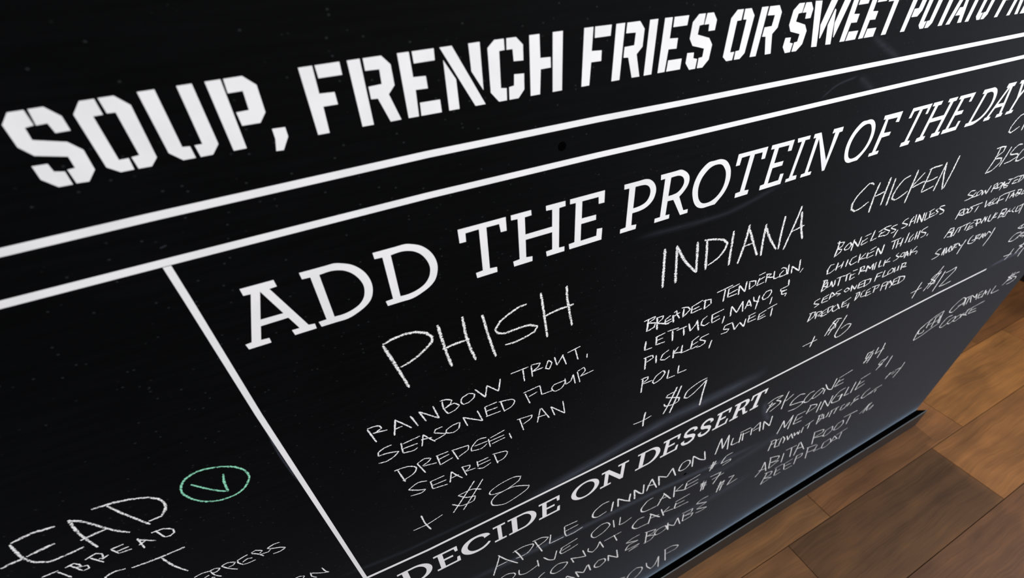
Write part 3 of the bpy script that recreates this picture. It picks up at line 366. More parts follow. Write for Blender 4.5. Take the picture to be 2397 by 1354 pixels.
def smooth_line(P, step):
    """Catmull-Rom with short tangents, resampled"""
    if len(P) == 2: Q = P
    out = []
    n = len(P)
    for i in range(n - 1):
        p0 = P[max(i-1, 0)]; p1 = P[i]; p2 = P[i+1]; p3 = P[min(i+2, n-1)]
        L = math.dist(p1, p2); m = max(1, int(L / step))
        for j in range(m):
            t = j / m; t2 = t*t; t3 = t2*t; T = .42
            out.append(tuple((2*t3-3*t2+1)*p1[q] + (t3-2*t2+t)*(p2[q]-p0[q])*T + (-2*t3+3*t2)*p2[q] + (t3-t2)*(p3[q]-p1[q])*T for q in (0, 1)))
    out.append(P[-1]); return out
def ribbon(P, wx, wz, vs, fs, uv, y, jitter=.12, norm_u=False):
    P = smooth_line(P, max(2.2, (wx + wz) * .6)); n = len(P)
    L = [0]
    for i in range(1, n): L.append(L[-1] + math.dist(P[i], P[i-1]))
    b0 = len(vs)
    for i, p_ in enumerate(P):
        a = P[max(i-1, 0)]; b = P[min(i+1, n-1)]; dx, dz = b[0]-a[0], b[1]-a[1]; d = math.hypot(dx, dz) or 1
        nx, nz = -dz/d, dx/d
        q = 1 + R.uniform(-jitter, jitter)
        if not norm_u and (i == 0 or i == n-1): q *= .72
        ox, oz = nx*wx*q*.5, nz*wz*q*.5
        vs += [((p_[0]+ox)*U, -y, (p_[1]+oz)*U), ((p_[0]-ox)*U, -y, (p_[1]-oz)*U)]
        u = L[i]/L[-1] if norm_u else L[i]*U
        uv += [(u, 1.0), (u, 0.0)]
    for i in range(n-1):
        k0 = b0 + 2*i; fs.append((k0, k0+1, k0+3, k0+2))
def split_sharp(P):
    out, cur = [], [P[0]]
    for i in range(1, len(P)):
        cur.append(P[i])
        if i < len(P)-1:
            a = (P[i][0]-P[i-1][0], P[i][1]-P[i-1][1]); b = (P[i+1][0]-P[i][0], P[i+1][1]-P[i][1])
            la, lb = math.hypot(*a), math.hypot(*b)
            if la and lb and (a[0]*b[0]+a[1]*b[1])/(la*lb) < .25: out.append(cur); cur = [P[i]]
    out.append(cur); return [c for c in out if len(c) > 1 and math.dist(c[0], c[-1]) + (len(c) > 2) > .5]

CHALKS = """chalk_heading|PHISH|3.25|4,1038 9,1012 14,984;4,1039 11,1041 22,1042 31,1040 38,1036 42,1030 41,1025 36,1021 27,1015 20,1012 12,1010;48,1040 50,1015 53,990;69,1040 70,1014 75,987;48,1013 59,1014 72,1014;86,1035 89,1011 94,982;127,1030 120,1030 110,1026 101,1021 96,1014 98,1009 104,1006 119,1006 129,1005 137,1000 134,995 122,992 112,991 104,992;141,1037 144,1011 147,982;167,1035 168,1020 174,985;144,1009 159,1011 175,1011
chalk_text|RAINBOW TROUT,|1.91|38,951 38,941 41,932;36,953 42,952 47,948 45,944 39,941;39,941 48,943 53,937 48,933 41,932;64,948 57,946 55,941 57,936 62,936 68,940 69,944 64,948;70,950 79,934 82,949 93,935 96,951;107,952 126,952;120,951 121,934;129,952 130,936;129,953 139,951 137,947 130,943;131,943 142,943;148,950 145,940 149,937 152,945 148,950;155,951 158,938 165,950;164,950 169,934;170,950 185,952;179,951 183,934;194,937 194,931;-29,953 -26,933;-29,954 -24,954 -19,952 -18,948 -25,945;-26,946 -14,943;-5,952 -10,932;-5,951 0,943 6,933;-8,940 -1,940;8,949 12,932;20,934 16,950 32,931 29,950
chalk_text|SEASONED FLOUR|1.85|-15,921 -21,921 -28,918 -29,913 -21,912 -11,908 -17,903 -25,901 -31,903;-7,918 -8,903;-6,916 11,917;-7,909 7,908;-8,903 2,900 6,902;14,917 10,901;14,917 17,911 23,900;11,911 21,908;33,917 26,917 24,913 35,905 29,903 22,902;50,913 43,913 36,910 35,906 42,902 48,905 50,913;57,903 54,918 73,901 69,919;78,906 77,920 90,920;77,913 90,912;77,905 93,904;94,918 97,901;92,919 106,915 109,910 105,904 97,902;121,915 126,897;119,917 138,918;125,908 135,910;138,918 140,903 153,902;168,910 155,910 152,905 156,899 164,900 168,906 168,910;168,913 169,903 175,905 178,914;178,914 181,898;183,915 187,897;183,916 191,918 193,912 187,906;187,906 204,907
chalk_text|DREDGE, PAN|1.9|-18,881 -15,858;-21,882 -8,880 -1,873 -5,865 -17,861;1,878 6,858;1,878 9,881 15,877 12,874 5,871;6,870 19,866;21,877 22,860;20,877 33,876;22,870 33,871;22,860 36,863;37,875 41,856;36,875 54,872 53,865 42,860;74,872 65,874 57,866 56,860 67,857 74,861;60,866 75,865;76,868 77,853;78,868 95,871;76,863 94,863;79,857 95,858;100,862 102,851;113,878 117,856;110,879 128,876 126,871 117,867;138,881 134,859;139,881 149,858;134,868 145,866;156,858 151,876 169,854 166,877
chalk_text|SEARED|1.91|5,843 -4,847 -15,842 -6,834 1,830 -4,827 -15,830;8,839 8,825;7,839 23,839;9,831 24,830;8,825 24,821;31,840 27,822;31,840 35,831 41,820;28,829 38,829;43,840 46,821;42,840 52,837 50,832 45,830;46,829 57,827;60,838 60,827;60,836 73,836;60,830 75,830;59,825 65,821 75,824;80,836 83,817;78,838 94,833 95,827 90,821 82,820
chalk_price|+ $8|2.33|-12,785 -11,768 -7,748;-25,763 -9,762 10,767;53,804 40,785 22,760;63,800 49,778 34,756;59,781 48,790 32,790 40,779 51,773 48,765 39,765 32,767 23,778;110,768 100,774 82,773 69,767 69,760 81,755 100,753 120,739 117,733 103,727 85,724 70,734 69,745 77,753 91,755 106,761 109,767
chalk_heading|INDIANA|5.07|276,1039 279,1015 282,990;291,1038 295,1014 299,990;292,1036 306,1015 326,994;326,994 318,1034;331,1031 335,1013 339,993;327,1033 340,1030 355,1025 362,1019 361,1012 354,1003 341,998;367,1032 370,1012 374,987;389,1033 390,1010 388,984;391,1027 399,1014 417,986;391,1006 403,1006;416,1026 419,1006 424,983;417,1022 430,1004 448,984;452,983 447,1006 444,1028;467,1034 466,1015 462,979;471,1026 479,1006 491,985;464,1002 485,1005
chalk_text|BREADED TENDERLOIN,|3.13|271,951 271,934;265,951 280,952 279,949 271,946;271,946 282,942 281,936 271,934;283,949 286,930;282,949 292,948 291,944 285,940;285,940 302,932;296,941 296,934;296,941 303,944;297,937 305,938;297,933 307,934;306,943 309,931;307,946 310,948 313,940 317,934;305,940 316,943;321,946 322,933;317,949 327,946 331,941 323,934;333,944 334,934;332,944 348,948;335,939 345,940;335,934 350,935;352,947 354,932;349,946 361,944 363,937 354,933;368,951 392,953;381,951 383,932;387,949 389,936;386,949 403,951;389,941 403,943;390,936 404,936;404,948 407,933;404,948 417,934 415,950;421,946 424,935;419,948 431,945 433,939 424,935;437,947 436,936;434,952 444,953;437,944 446,946;436,936 448,937;449,949 451,935;447,949 457,946 452,943;451,943 463,939;461,949 465,936 474,936;479,944 474,940 475,935 488,935 483,945 475,949 472,948;485,951 490,934;493,945 497,933;493,945 511,932 505,951;518,934 515,928
chalk_text|LETTUCE, MAYO, &|3.17|273,918 273,904 284,903;288,919 289,905;286,918 300,919;288,912 298,912;289,905 302,904;303,920 320,918;311,917 314,900;317,915 333,915;328,914 331,901;335,918 340,904 347,912 348,918;348,917 354,899;363,918 357,915 356,907 362,903 370,905;371,917 374,903;370,916 389,918;373,909 384,910;374,902 387,904;394,905 394,893;402,917 405,900;402,917 415,902 420,918;420,918 426,899;431,916 429,902;431,916 440,902;430,907 439,905;438,918 442,910 452,905;449,916 450,893;469,917 460,918 456,910 459,905 468,906 471,913 469,917;476,903 477,891;498,923 502,912 488,911 490,907 502,905 492,905 495,900 504,899 503,894
chalk_text|PICKLES, SWEET|3.24|277,890 279,869;274,890 287,889 289,884 279,881;293,886 295,872;312,886 303,882 301,875 308,871 316,874;320,882 322,867;327,884 321,876 336,871;333,884 334,870 349,870;349,884 349,870;347,883 358,888;350,876 359,878;350,869 361,870;375,884 363,883 361,880 372,873 372,869 365,867 359,868;384,869 383,855;414,886 401,886 400,880 411,876 408,872 398,873;414,885 422,870 427,879;428,880 439,868 438,882;444,885 444,874;441,885 454,886;443,879 456,880;444,873 459,873;463,880 464,869;462,879 475,882;465,873 474,875;464,869 478,870;476,883 493,885;486,881 489,865
chalk_text|ROLL|2.89|279,852 280,826;276,853 287,852 287,848 280,844;281,842 295,841;310,851 300,846 296,837 299,833 309,836 314,845 310,851;320,847 320,831 333,830;336,847 337,832 352,831
chalk_price|+ $9|4.07|295,778 294,764 295,747;277,763 292,761 307,763;343,802 336,774 329,753;351,800 346,772 341,748;344,794 329,793 327,789 353,774 353,767 344,765 329,770 326,776;399,790 384,789 366,781 363,768 369,764 379,768 392,779 399,786;399,786 399,759 401,729
chalk_heading|CHICKEN|5.63|593,1029 588,1032 582,1033 576,1028 568,1020 565,1010 568,1003 577,998 586,999 599,1005;605,1029 606,1010 611,987;624,1031 627,1012 631,992;608,1010 625,1012;636,1027 640,1010 645,988;669,1023 658,1021 651,1012 649,1002 651,996 659,992 670,994 681,999;681,1028 685,1005 689,980;701,1020 686,1004;688,1002 706,1005 713,1005;713,1023 716,1005 718,989;709,1022 717,1023 737,1022;716,1004 729,1003 741,1005;719,988 731,989 744,991;745,1024 748,1004 751,982;745,1024 756,1004 774,979;776,980 774,1003 770,1028
chalk_text|BONELESS, SKINLESS|4.6|575,956 578,945 579,930;572,954 587,951 586,945 578,943;578,943 589,939 588,935 581,931;602,946 596,942 594,938 598,935 605,935 607,941 602,946;609,948 613,929;608,947 626,932 623,948;631,940 631,933;631,946 644,947;630,937 640,941;632,932 645,934;650,950 651,933 663,934;669,942 667,935;661,944 676,948;666,939 678,940;666,935 681,933;686,947 674,948 673,945 689,938 688,933 680,932;702,944 692,944 689,942 705,935 703,932 696,932;711,933 709,921;724,948 717,947 713,943 731,936 727,933 718,933;734,944 738,931;737,947 734,939 744,938;741,949 749,932;749,947 756,931;750,946 769,929 762,946;768,945 774,930 784,932;779,943 784,932;774,944 786,946;782,937 793,938;784,932 797,933;798,943 792,942 803,936 799,933;813,944 801,946 800,943 819,934 820,930 811,930
chalk_text|CHICKEN THIGHS.|4.78|588,916 580,917 578,909 581,902 588,902 595,906;596,916 598,902;608,914 609,902;600,907 609,909;617,914 619,901;635,914 626,913 625,905 631,900 643,902;642,915 648,898;656,912 647,904 662,902;661,911 664,901;664,914 676,916;663,908 676,909;665,900 679,901;682,912 687,897;682,912 700,896 695,914;711,913 734,913;721,912 726,896;729,911 735,895;740,911 745,895;735,902 745,902;750,917 754,898;766,910 761,905 763,897 770,897 771,903;773,912 779,896;780,912 786,895;778,902 785,904;798,913 787,911 786,907 803,901 803,896 794,895;812,897 811,893
chalk_text|BUTTERMILK SOAK,|4.56|583,891 587,869;579,891 589,889 590,884 585,880;585,880 597,874 587,869;593,884 596,873 603,874 601,883;601,883 611,869 613,873 609,882;611,884 628,883;619,884 624,866;626,882 641,883;634,883 639,869;644,880 647,869;645,885 656,884;645,877 655,877;647,868 658,870;663,886 666,871;660,885 670,885 673,880 666,878;666,877 684,873;679,883 683,870;680,882 691,873 692,881;693,882 699,868;699,882 704,867;709,882 714,868 722,868;723,878 727,865;734,879 726,872 740,870;753,881 748,878 760,871 757,868 749,867;764,877 762,871 773,868 772,876 764,877;776,877 779,863;777,876 788,864;777,868 787,869;786,877 794,863;800,878 791,869 809,867;811,865 810,860
chalk_text|~second SEASONED FLOUR line, under the chicken heading|4.72|593,855 583,854 583,849 597,843 588,840;601,853 601,844;599,853 612,855;602,849 612,849;602,843 616,842;616,857 618,843;617,857 629,847;618,847 628,848;640,854 629,853 629,850 642,845 635,843;653,852 648,848 655,843 662,846 653,852;663,853 669,839;665,851 677,840 677,849;682,851 684,840;681,850 692,852;684,845 695,845;684,839 699,838;695,850 701,836;692,851 710,848 712,840 701,836;722,853 725,837;720,853 735,852;723,846 735,845;740,853 743,839 756,839;759,851 753,846 755,840 767,840 766,847 759,851;767,850 773,838 780,842 777,850;776,849 782,838;785,850 790,837;782,851 795,849 797,844 790,842;790,842 804,839
chalk_text|DREDGE, DEEP FRIED|4.91|588,830 588,812;583,830 597,828 599,820 589,813;602,825 605,811;602,825 613,823 614,819 607,816;609,815 622,811;617,821 618,810;617,820 625,823;620,815 627,816;619,809 632,810;628,823 632,812;626,824 639,823 639,817 633,811;645,822 640,816 647,808 657,811;648,823 661,808;662,822 665,810;661,818 679,824;666,815 674,815;666,809 679,809;682,811 684,800;692,826 695,811;687,828 697,827 700,820 696,812;705,823 707,814;704,824 711,826;708,813 723,811;718,821 722,810;717,822 726,824;721,817 730,816;722,809 736,810;737,824 741,809;728,825 748,823 747,817 739,816;757,821 762,805;756,822 768,822;760,815 770,814;770,820 777,802;770,820 779,818 773,812;776,821 789,808 787,802;788,819 792,805;786,819 798,819;791,812 801,812;794,805 808,803;803,818 809,802;796,821 819,814 822,806 809,802
chalk_price|+ $6|5.29|629,765 630,740;607,752 641,752;671,784 663,771 659,751;678,779 672,765 668,749;684,779 671,783 663,778 676,769 679,761 668,762 659,760;696,781 693,760 691,739 699,730 711,730 724,739 726,749 713,754 699,750
chalk_heading|BISCUIT|5.63|892,1062 881,1061 875,1055 872,1047 874,1040 882,1037 891,1040 898,1043;905,1058 912,1035;906,1056 922,1057 926,1050 909,1046;881,1016 885,999 882,979;870,1017 880,1017 895,1015 897,1007 882,1001;885,999 905,996 910,989 898,979 881,978;915,1011 916,995 915,981;948,1008 936,1010 929,1006 925,999 930,996 952,993 958,988 944,984 926,983;969,1001 961,996 958,988 961,980 971,978 982,981 988,985;977,1004 985,984 1000,981 1001,993
chalk_text|SLOW ROASTED|5.1|885,950 872,952 868,947 887,941 886,938 876,937 869,937;892,946 886,938 904,937;904,946 897,943 900,938 908,937 911,943 904,946;912,943 918,934 920,941;920,942 931,933 931,947;943,944 946,932;939,945 949,947 952,942 944,939;944,939 962,935;960,945 954,942 959,936 968,936 969,942 960,945;972,944 972,929;973,943 982,932;966,939 985,936;992,937 982,938 982,935 994,932 993,929 982,931;981,945 997,943;992,943 992,935;1010,938 1006,932;999,943 1013,944;1006,937 1019,937;1006,932 1021,931;1025,941 1025,930;1014,943 1032,941 1037,934 1027,930
chalk_text|ROOT VEGETABLES,|5.37|876,919 877,903;873,919 887,919 889,913 879,911;880,910 897,905;896,917 890,915 896,906 903,907 904,912 896,917;908,916 903,913 907,906 915,906 915,912 908,916;904,917 940,916;933,912 932,901;950,917 960,902 967,910;969,911 970,902;968,910 977,914;969,906 980,907;970,902 983,902;987,912 979,908 983,902 995,901 994,905;993,913 1000,898;991,913 1002,914;998,904 1014,904;1000,915 1038,913;1023,912 1029,895;1038,910 1036,899;1039,909 1050,897;1036,903 1050,903;1054,910 1054,899;1049,911 1065,908 1068,902 1054,904;1054,904 1071,899 1058,897;1076,904 1077,896 1089,896
chalk_text|BUTTERMILK BISCUIT,|5.67|882,886 879,868;880,885 893,884 894,878 882,878;882,878 895,874 898,866 887,868;896,880 901,864 906,867;908,879 908,864;908,879 927,878;917,878 919,867;922,879 943,879;935,878 938,866;947,873 948,863;945,875 956,876;948,868 961,868;945,863 965,864;963,879 975,863;950,881 976,876 980,868 964,871;984,870 989,864 987,876;986,878 999,866;995,876 1000,864;1004,877 1010,863 1022,860;1021,877 1022,861;1029,874 1022,866 1035,864;1042,876 1047,857;1039,876 1057,874 1061,866 1043,868;1043,868 1063,862 1049,859;1073,870 1070,860;1083,862 1069,866 1069,862 1072,855 1059,858;1090,869 1087,862 1099,856;1101,868 1105,856 1118,854 1116,861;1118,868 1129,845;1105,866 1126,867
chalk_text|SAVORY GRAVY|5.69|894,844 885,844 882,838 901,830 895,827 882,826;906,841 910,825;906,841 918,823;906,832 914,834;911,841 923,825 925,840;929,838 925,834 932,825 939,826 929,838;938,838 941,825;933,839 947,838 939,832;943,830 951,829;950,837 962,828 969,828;971,838 970,823 971,808;990,841 985,836 988,825 1006,820 1013,824;997,828 1009,827;1004,836 1010,824;1001,836 1018,835 1010,828 1024,825;1025,834 1027,821;1028,833 1040,820;1025,826 1038,826;1034,833 1044,822 1047,832;1047,832 1060,825;1064,835 1068,814 1065,795
chalk_price|+ $12|6.83|901,772 900,757 901,735;883,754 914,755;950,790 942,768 930,741;954,777 950,758 941,742;957,772 939,775 932,767 954,755 955,749 930,758;971,772 972,749 972,724;978,765 990,765 1009,768 1012,759 1000,745 988,730;988,730 1006,728 1027,729
chalk_text|~white chalk handwriting cut off at the right of the photo|7.18|1208,803 1189,803 1180,800 1200,794 1220,794;1194,805 1195,796;1200,807 1214,792;1214,782 1193,784 1184,779 1182,771 1182,769 1201,765 1219,768;1225,776 1210,768;1215,778 1238,776 1220,770;1225,768 1252,764;1248,769 1241,760;1249,760 1261,764
chalk_price|+ $10|8.57|1243,734 1242,718 1236,708;1216,723 1252,718;1281,741 1276,729 1271,712;1308,725 1300,714 1303,694;1291,732 1263,734 1286,725 1271,723
chalk_text|OATMEAL COOKIE $3|9.06|1159,637 1145,631 1135,619 1135,607 1154,599 1166,608 1183,617 1173,630 1159,637;1177,629 1195,600;1177,629 1185,606;1160,613 1185,613;1177,629 1205,626;1194,624 1202,601;1199,625 1221,599;1204,625 1229,610 1223,623;1225,622 1244,598;1239,617 1248,601;1232,621 1249,622;1244,610 1256,611;1250,599 1268,599;1262,619 1270,594;1262,619 1280,600;1261,610 1280,607;1285,614 1296,592;1307,615 1312,591 1348,587;1371,630 1362,614 1347,600;1358,632 1357,607;1374,623 1347,624 1381,608 1354,610;1398,621 1379,623 1374,615 1400,607 1403,598 1388,594 1371,595;1168,584 1149,586 1141,575 1140,561 1155,554 1168,558;1184,572 1172,569 1169,559 1185,552 1196,559 1193,570 1184,572;1213,567 1200,565 1194,556 1210,549 1224,553 1221,564 1213,567;1228,566 1227,550;1243,564 1229,560 1258,547;1243,572 1245,552;1261,566 1261,551;1236,569 1308,570;1261,559 1287,556;1260,550 1300,543
chalk_text|~small word in a slanted chalk box|7.0|1043,564 1036,597 1052,610 1074,620 1101,624 1108,603 1120,581 1096,576 1070,567 1043,564;1048,606 1037,598 1044,583 1063,578 1062,587;1062,611 1067,589;1060,608 1070,614;1066,598 1081,599;1082,613 1091,582;1078,613 1095,616;1088,596 1104,598;1100,611 1110,587 1119,586
chalk_text|SCONE $4|5.91|620,626 600,629 584,623;597,620 592,594;590,615 609,611 590,603;622,625 607,619 623,608 623,601 602,590;635,628 635,603 638,576;656,609 643,600 635,599;697,586 680,593 665,585 662,572 678,568 703,560 704,551 689,547 667,552;727,577 714,578 706,565 710,553 724,547 731,554;751,572 739,567 731,554 740,548 754,553 761,564 751,572;766,561 769,544;758,579 777,555 794,544 790,579;805,568 800,548;799,575 836,580;802,561 821,561;800,548 828,547;877,616 871,601 867,581;881,607 882,588 880,576;873,612 860,615 864,597 882,594 881,587 863,587;891,616 893,596 920,600;909,620 914,596 915,574
chalk_text|MERINGUE $1|6.91|746,522 745,495;741,525 768,513 767,503 748,500;780,514 785,476;792,511 797,477;792,511 822,474 816,513;854,516 834,513 826,489 834,478 858,472 854,496;840,495 857,494 859,474;866,512 869,481 887,479;886,517 892,477;904,511 906,479;900,517 931,520;907,497 925,499;906,479 935,484;965,555 956,538 948,520;964,548 947,550 943,540 961,533 948,524;986,546 988,510;670,521 670,499 669,478;670,521 686,488 695,520;695,523 702,473;711,509 714,481;709,513 736,511;717,492 735,494;714,481 741,477
chalk_text|PEANUT BUTTER CUP|6.54|666,454 669,419;659,459 678,453 681,441 667,441;681,447 687,419;681,447 692,447;687,419 705,414;697,447 700,419;699,449 710,436 714,421;713,433 714,415;715,441 728,417 728,437;728,440 746,411;739,436 747,419 751,431;751,431 761,415 758,432;765,439 770,415;770,439 795,444;784,441 788,418;810,451 818,414;804,451 821,449 822,437;813,434 828,430 819,419;827,443 835,423 844,426;844,441 846,422;855,440 859,414;849,440 862,441;862,441 879,439;872,438 873,417;892,431 893,417;888,434 901,435;897,414 910,415;914,427 909,413;910,430 922,428 918,416;938,424 933,410;947,439 934,435 934,427 956,422 935,420;983,443 968,436 966,418 981,411 992,416;1003,422 991,414 1005,415;1037,424 1011,423 1003,413;1021,417 1020,407;1038,467 1031,448;1052,464 1037,459 1029,455;1063,458 1052,451;1080,479 1080,458 1072,430;1057,464 1082,461
chalk_text|~white chalk handwriting of the root beer float line|7.0|1040,354 1034,338 1019,326;1051,352 1039,337 1037,318;1049,354 1040,346 1050,320 1070,331;1064,314 1071,331;963,360 993,356;680,369 681,336 671,315;681,368 705,315;672,340 699,329;697,372 712,319;692,376 729,357 729,342 707,346;707,346 738,332 712,319;744,357 754,313;746,366 784,359;767,361 782,314;791,364 794,337 797,308;794,364 830,311;790,340 820,328;836,371 857,311;832,374 872,360 875,346 847,345;848,343 892,324;910,348 888,346 890,322 906,315 920,325 910,348;948,347 929,345 928,321 948,314 958,327 948,347;940,363 994,355;971,353 979,311;716,298 714,249;707,302 735,290 735,273 716,274;716,274 747,256 715,250;749,290 755,257;741,296 767,297;751,273 769,274;756,254 779,253;775,290 788,256;770,291 803,291;780,275 807,270;792,252 819,250;814,296 824,252;812,294 836,290 838,275 814,279;848,305 868,244;842,306 884,292;860,276 895,265;890,286 890,258 919,253;942,277 918,276 924,249 944,241 955,254 942,277;957,277 958,249;957,277 984,247;961,253 982,250;963,276 1004,280;985,275 994,240
chalk_text|CINNAMON MUFFIN|3.95|489,586 488,566 488,538;489,586 503,546 507,584;507,584 519,532;523,564 526,541 544,538;542,565 547,533;538,570 565,568;548,563 555,534;546,558 566,556;569,563 575,538;573,556 587,570;588,569 599,534;576,550 597,550;599,564 609,532;599,564 625,534 619,568;256,578 244,580 229,570 227,555 237,545 254,548;265,569 264,539;274,570 277,542;274,570 287,554 302,538;299,565 299,541;306,570 311,537;306,570 322,545 328,540;325,571 328,540;341,575 337,559 335,542;341,575 357,535;334,559 350,551;355,572 362,538;354,572 376,553 384,574;384,574 397,541;416,574 405,573 401,557 405,549 417,547 425,558 422,569 416,574;428,577 434,540;428,577 449,552 464,540;454,573 464,540
chalk_text|$5 $7 $2|5.05|493,512 491,481;499,510 495,485;485,496 505,498;487,502 498,501;542,506 525,506 518,486 544,483 544,477 525,474;487,450 481,435;493,447 491,427;478,445 495,440;501,453 530,448;510,436 541,436;530,448 525,429 519,412;551,397 543,383;555,398 553,378;541,396 557,392;565,400 582,395 577,382 572,365 600,368
chalk_text|CAKE|4.08|356,502 344,501 334,486 334,475 343,464 371,459;383,491 378,476 373,457;380,496 403,458;374,479 396,474;405,498 411,456;426,489 411,477 436,461;436,485 436,462;435,488 467,490;437,474 466,474;436,461 469,460;346,442 332,446 322,433 323,422 334,409 362,403;363,437 362,399;359,441 389,401;362,420 385,414;387,432 399,397;408,424 395,413 421,403;424,423 424,401;421,429 456,429;426,416 447,413;424,401 461,395
chalk_text|$7 $2|4.82|486,451 487,413;493,447 493,412;483,430 499,427;482,438 497,435;544,402 544,359;553,398 553,359;540,376 556,377;540,387 559,381
chalk_text|CINNAMON & BOMBS|4.18|420,336 424,316;419,340 442,314 446,343;446,343 460,304;461,344 465,310;456,351 485,346 484,333 464,332;464,332 491,323 488,310 465,310;521,365 502,367 491,358 524,338 499,330 532,310 517,308 500,312;203,369 211,338;202,372 221,346 228,371;230,371 237,337;184,375 182,366;184,375 202,344;267,355 253,363 245,351 247,338 258,329 270,340 267,355;275,359 278,331;274,360 301,321;294,362 301,321;346,372 329,373 315,367 346,348 324,350 317,333 353,327 327,319 350,319;365,363 369,310;360,365 389,351 384,341 368,342;368,342 391,325 382,312 364,313;415,341 396,344 389,333 395,320 410,318 421,325 415,341;420,347 427,310
chalk_text|APPLE|2.71|68,592 62,568 54,539;66,595 77,569 94,537;61,563 78,561;91,583 97,564 103,538;88,580 105,581 120,574 121,567 112,554 101,553 92,556;124,578 129,558 136,531;120,581 136,578 147,568 141,561 126,556;151,572 149,544 162,542 174,541;175,573 176,552 179,538;175,574 198,570;176,557 200,556;179,538 194,536 209,539
chalk_text|OLIVE OIL|2.81|86,510 74,519 60,514 54,504 64,491 79,491 88,501 86,510;95,510 95,493 107,484 127,490;127,509 129,483;138,506 148,486 158,476;162,505 158,476;172,503 168,492 172,482;169,504 201,508;170,493 188,496;172,482 186,482 203,485;260,504 247,509 230,497 230,483 238,472 254,475 266,489 260,504;272,501 277,470;287,497 288,468 299,466 314,471
chalk_text|COCONUT|3.1|140,447 132,443 126,434 129,420 140,423;179,441 165,450 154,443 151,430 160,418 176,419 184,434 179,441;191,442 197,419;190,443 203,431 222,416;214,448 222,416;226,443 226,431 236,417 245,426 249,445;249,445 260,410;259,436 296,434;280,437 290,405
chalk_text|SOUP|7.76|381,180 364,195 348,184 343,157 359,131 377,145 384,164 381,180;392,188 398,162 413,133 423,144 427,183;427,183 438,113;442,200 456,127;438,201 461,198 484,177 478,164 451,169;336,181 319,194 309,183
chalk_heading|FLATBREAD|2.49|-258,978 -260,968 -261,960 -259,952 -254,947 -245,947 -233,948;-257,979 -251,980 -245,981 -233,979;-259,961 -252,962 -242,963;-274,959 -268,960 -260,960;-225,980 -228,963 -228,942;-225,980 -220,973 -216,962 -212,952 -207,944;-231,956 -223,957 -215,957;-203,980 -201,969 -198,958 -194,944;-211,982 -201,981 -191,978 -182,973 -178,968 -177,960 -180,953 -185,948 -193,948
chalk_text|FLATBREAD|1.65|-266,934 -256,934;-257,933 -255,921;-249,935 -247,923;-252,934 -246,935 -245,932 -245,928 -248,930;-245,928 -242,927 -243,923 -247,923;-237,934 -234,923;-240,934 -232,936 -230,933 -232,928 -234,929;-233,927 -228,929;-224,934 -223,926;-224,934 -216,934;-223,929 -215,929;-223,926 -215,925;-207,934 -209,920;-208,933 -200,923;-210,926 -204,928;-195,934 -194,923;-198,934 -190,933 -186,928 -187,924 -191,922 -194,923
chalk_heading|~large chalk heading cut off at the bottom left|2.34|-229,905 -235,907 -242,905 -247,897;-226,903 -209,901 -190,901;-207,900 -206,884 -202,868
green_tick|tick|1.75|-132,975 -138,978 -147,980 -156,977 -161,972 -164,964 -162,953 -156,944 -147,939 -136,939 -128,944 -122,953 -122,962 -126,970 -132,975;-156,969 -151,960 -145,951 -140,946;-135,967 -138,958 -140,946
chalk_text|PEPPERS|1.58|-203,855 -196,856 -191,854;-198,848 -194,849;-194,844 -192,842;-191,853 -191,846 -188,839;-192,854 -187,855 -184,852 -188,849 -191,850;-182,854 -180,847 -175,839;-182,854 -177,855 -172,851 -175,848 -179,848;-170,852 -171,848 -169,842;-170,852 -161,854;-168,846 -163,848 -160,846;-169,842 -165,841 -159,841;-158,853 -154,847 -152,841;-158,854 -154,855 -150,850 -153,848;-153,846 -147,844;-135,851 -140,852 -146,850 -142,846 -137,843 -134,839 -139,837 -145,838;-147,844 -144,847
chalk_text|CORN|1.57|-145,780 -141,780 -137,776 -140,773;-131,777 -132,769 -129,763;-131,776 -124,768 -117,762;-120,776 -119,766 -117,762"""
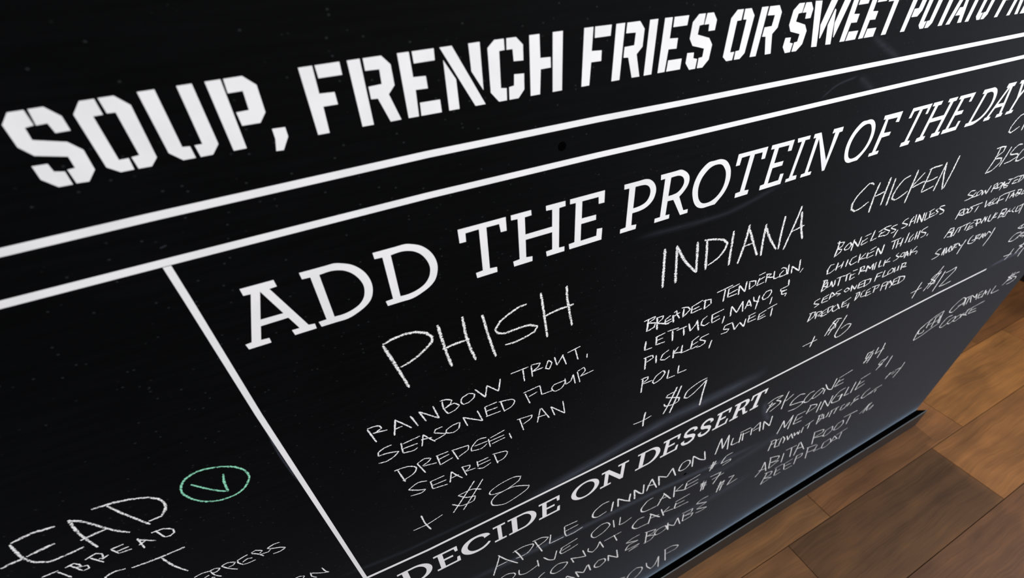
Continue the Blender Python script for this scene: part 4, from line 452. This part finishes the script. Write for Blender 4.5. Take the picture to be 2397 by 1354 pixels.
for ln in CHALKS.split('\n'):
    kind, text, wmm, s = ln.split('|'); wmm = float(wmm)
    big = kind == 'chalk_heading'
    wx = min(wmm, 4.6 if big else 3.9) * 1.22; wz = min(wmm, 3.0 if big else (2.1 if wmm > 2.4 else 1.7)) * 1.18
    if kind == 'green_tick': wx = wz = 2.6
    segs = [seg for st in s.split(';') for seg in split_sharp(pts_of(st))]
    grp = []                                              # strokes that lie close together make one piece of writing
    gap = 14 if kind != 'chalk_heading' else 26
    for sg in segs:
        bx = [min(q[0] for q in sg), max(q[0] for q in sg), min(q[1] for q in sg), max(q[1] for q in sg)]
        hit = [g for g in grp if g[0][0] - gap < bx[1] and g[0][1] + gap > bx[0] and g[0][2] - gap < bx[3] and g[0][3] + gap > bx[2]]
        g = [bx, [sg]]
        for h_ in hit:
            g = [[min(g[0][0], h_[0][0]), max(g[0][1], h_[0][1]), min(g[0][2], h_[0][2]), max(g[0][3], h_[0][3])], h_[1] + g[1]]; grp.remove(h_)
        grp.append(g)
    for _, sl in grp:
        vs, fs, uv = [], [], []; y = .00020
        for sg in sl:
            ribbon(sg, wx, wz, vs, fs, uv, y); y += .000004
        o = mesh(kind if kind != 'green_tick' else 'chalk_tick', vs, fs, GREEN if kind == 'green_tick' else CHALKB if big else CHALK, cb_, uv)
        if kind == 'green_tick': o['label'] = 'circled tick in green chalk'
        elif text[0] == '~': o['label'] = text[1:]
        else: o['label'] = ('part of the white chalk line ' if len(grp) > 1 else 'white chalk handwriting reading ') + text

SMEARS = """37.8|0.3|107,704 225,717 339,732 543,730
12.3|0.1|-114,742 -41,728 67,724
25.3|0.3|-5,573 32,563 209,537 264,531 382,516 529,493 635,479
17.0|0.35|1175,708 1231,711 1315,707
53.7|0.14|651,345 506,346 352,351
50.6|0.12|709,475 542,454 430,477
4.1|0.16|433,1150 451,1160 478,1164
10.0|0.12|473,1199 500,1186 537,1170
11.1|0.1|480,1163 496,1155 513,1145
2.5|0.3|-93,1009 -96,967 -95,922
10.8|0.1|234,1062 348,1057 430,1074
1.5|0.25|-90,1155 -86,1156
21.9|0.25|571,638 587,599 615,556"""
for i, ln in enumerate(SMEARS.split('\n')):
    wd, al, s = ln.split('|'); vs, fs, uv = [], [], []
    ribbon(pts_of(s), float(wd), float(wd), vs, fs, uv, .00004 + i*.000002, 0, True)
    o = mesh('chalk_smear', vs, fs, SMEAR, cb_, uv); o['strength'] = float(al); o['label'] = 'faint wiped smear of chalk dust'
for x, z in pts_of('160,1161 422,526'):  # dark dots taken for sensor dust, added as small black discs
    vs, fs = [(x*U, -.00002, z*U)], []
    for r_, yy in ((1.3, .00005), (2.6, .0004), (3.4, .00006)):
        for a in range(16): vs.append((x*U + r_*U*math.cos(a*math.pi/8), -yy, z*U + r_*U*math.sin(a*math.pi/8)))
    for a in range(16):
        b = (a+1) % 16; fs.append((0, 1+b, 1+a)[::-1])
        for q in (0, 16): fs.append((1+q+a, 1+q+b, 17+q+b, 17+q+a)[::-1])
    mesh('dark_spot', vs, fs, DARK, cb_, smooth=True)['label'] = 'small black disc added for a sensor-dust spot'
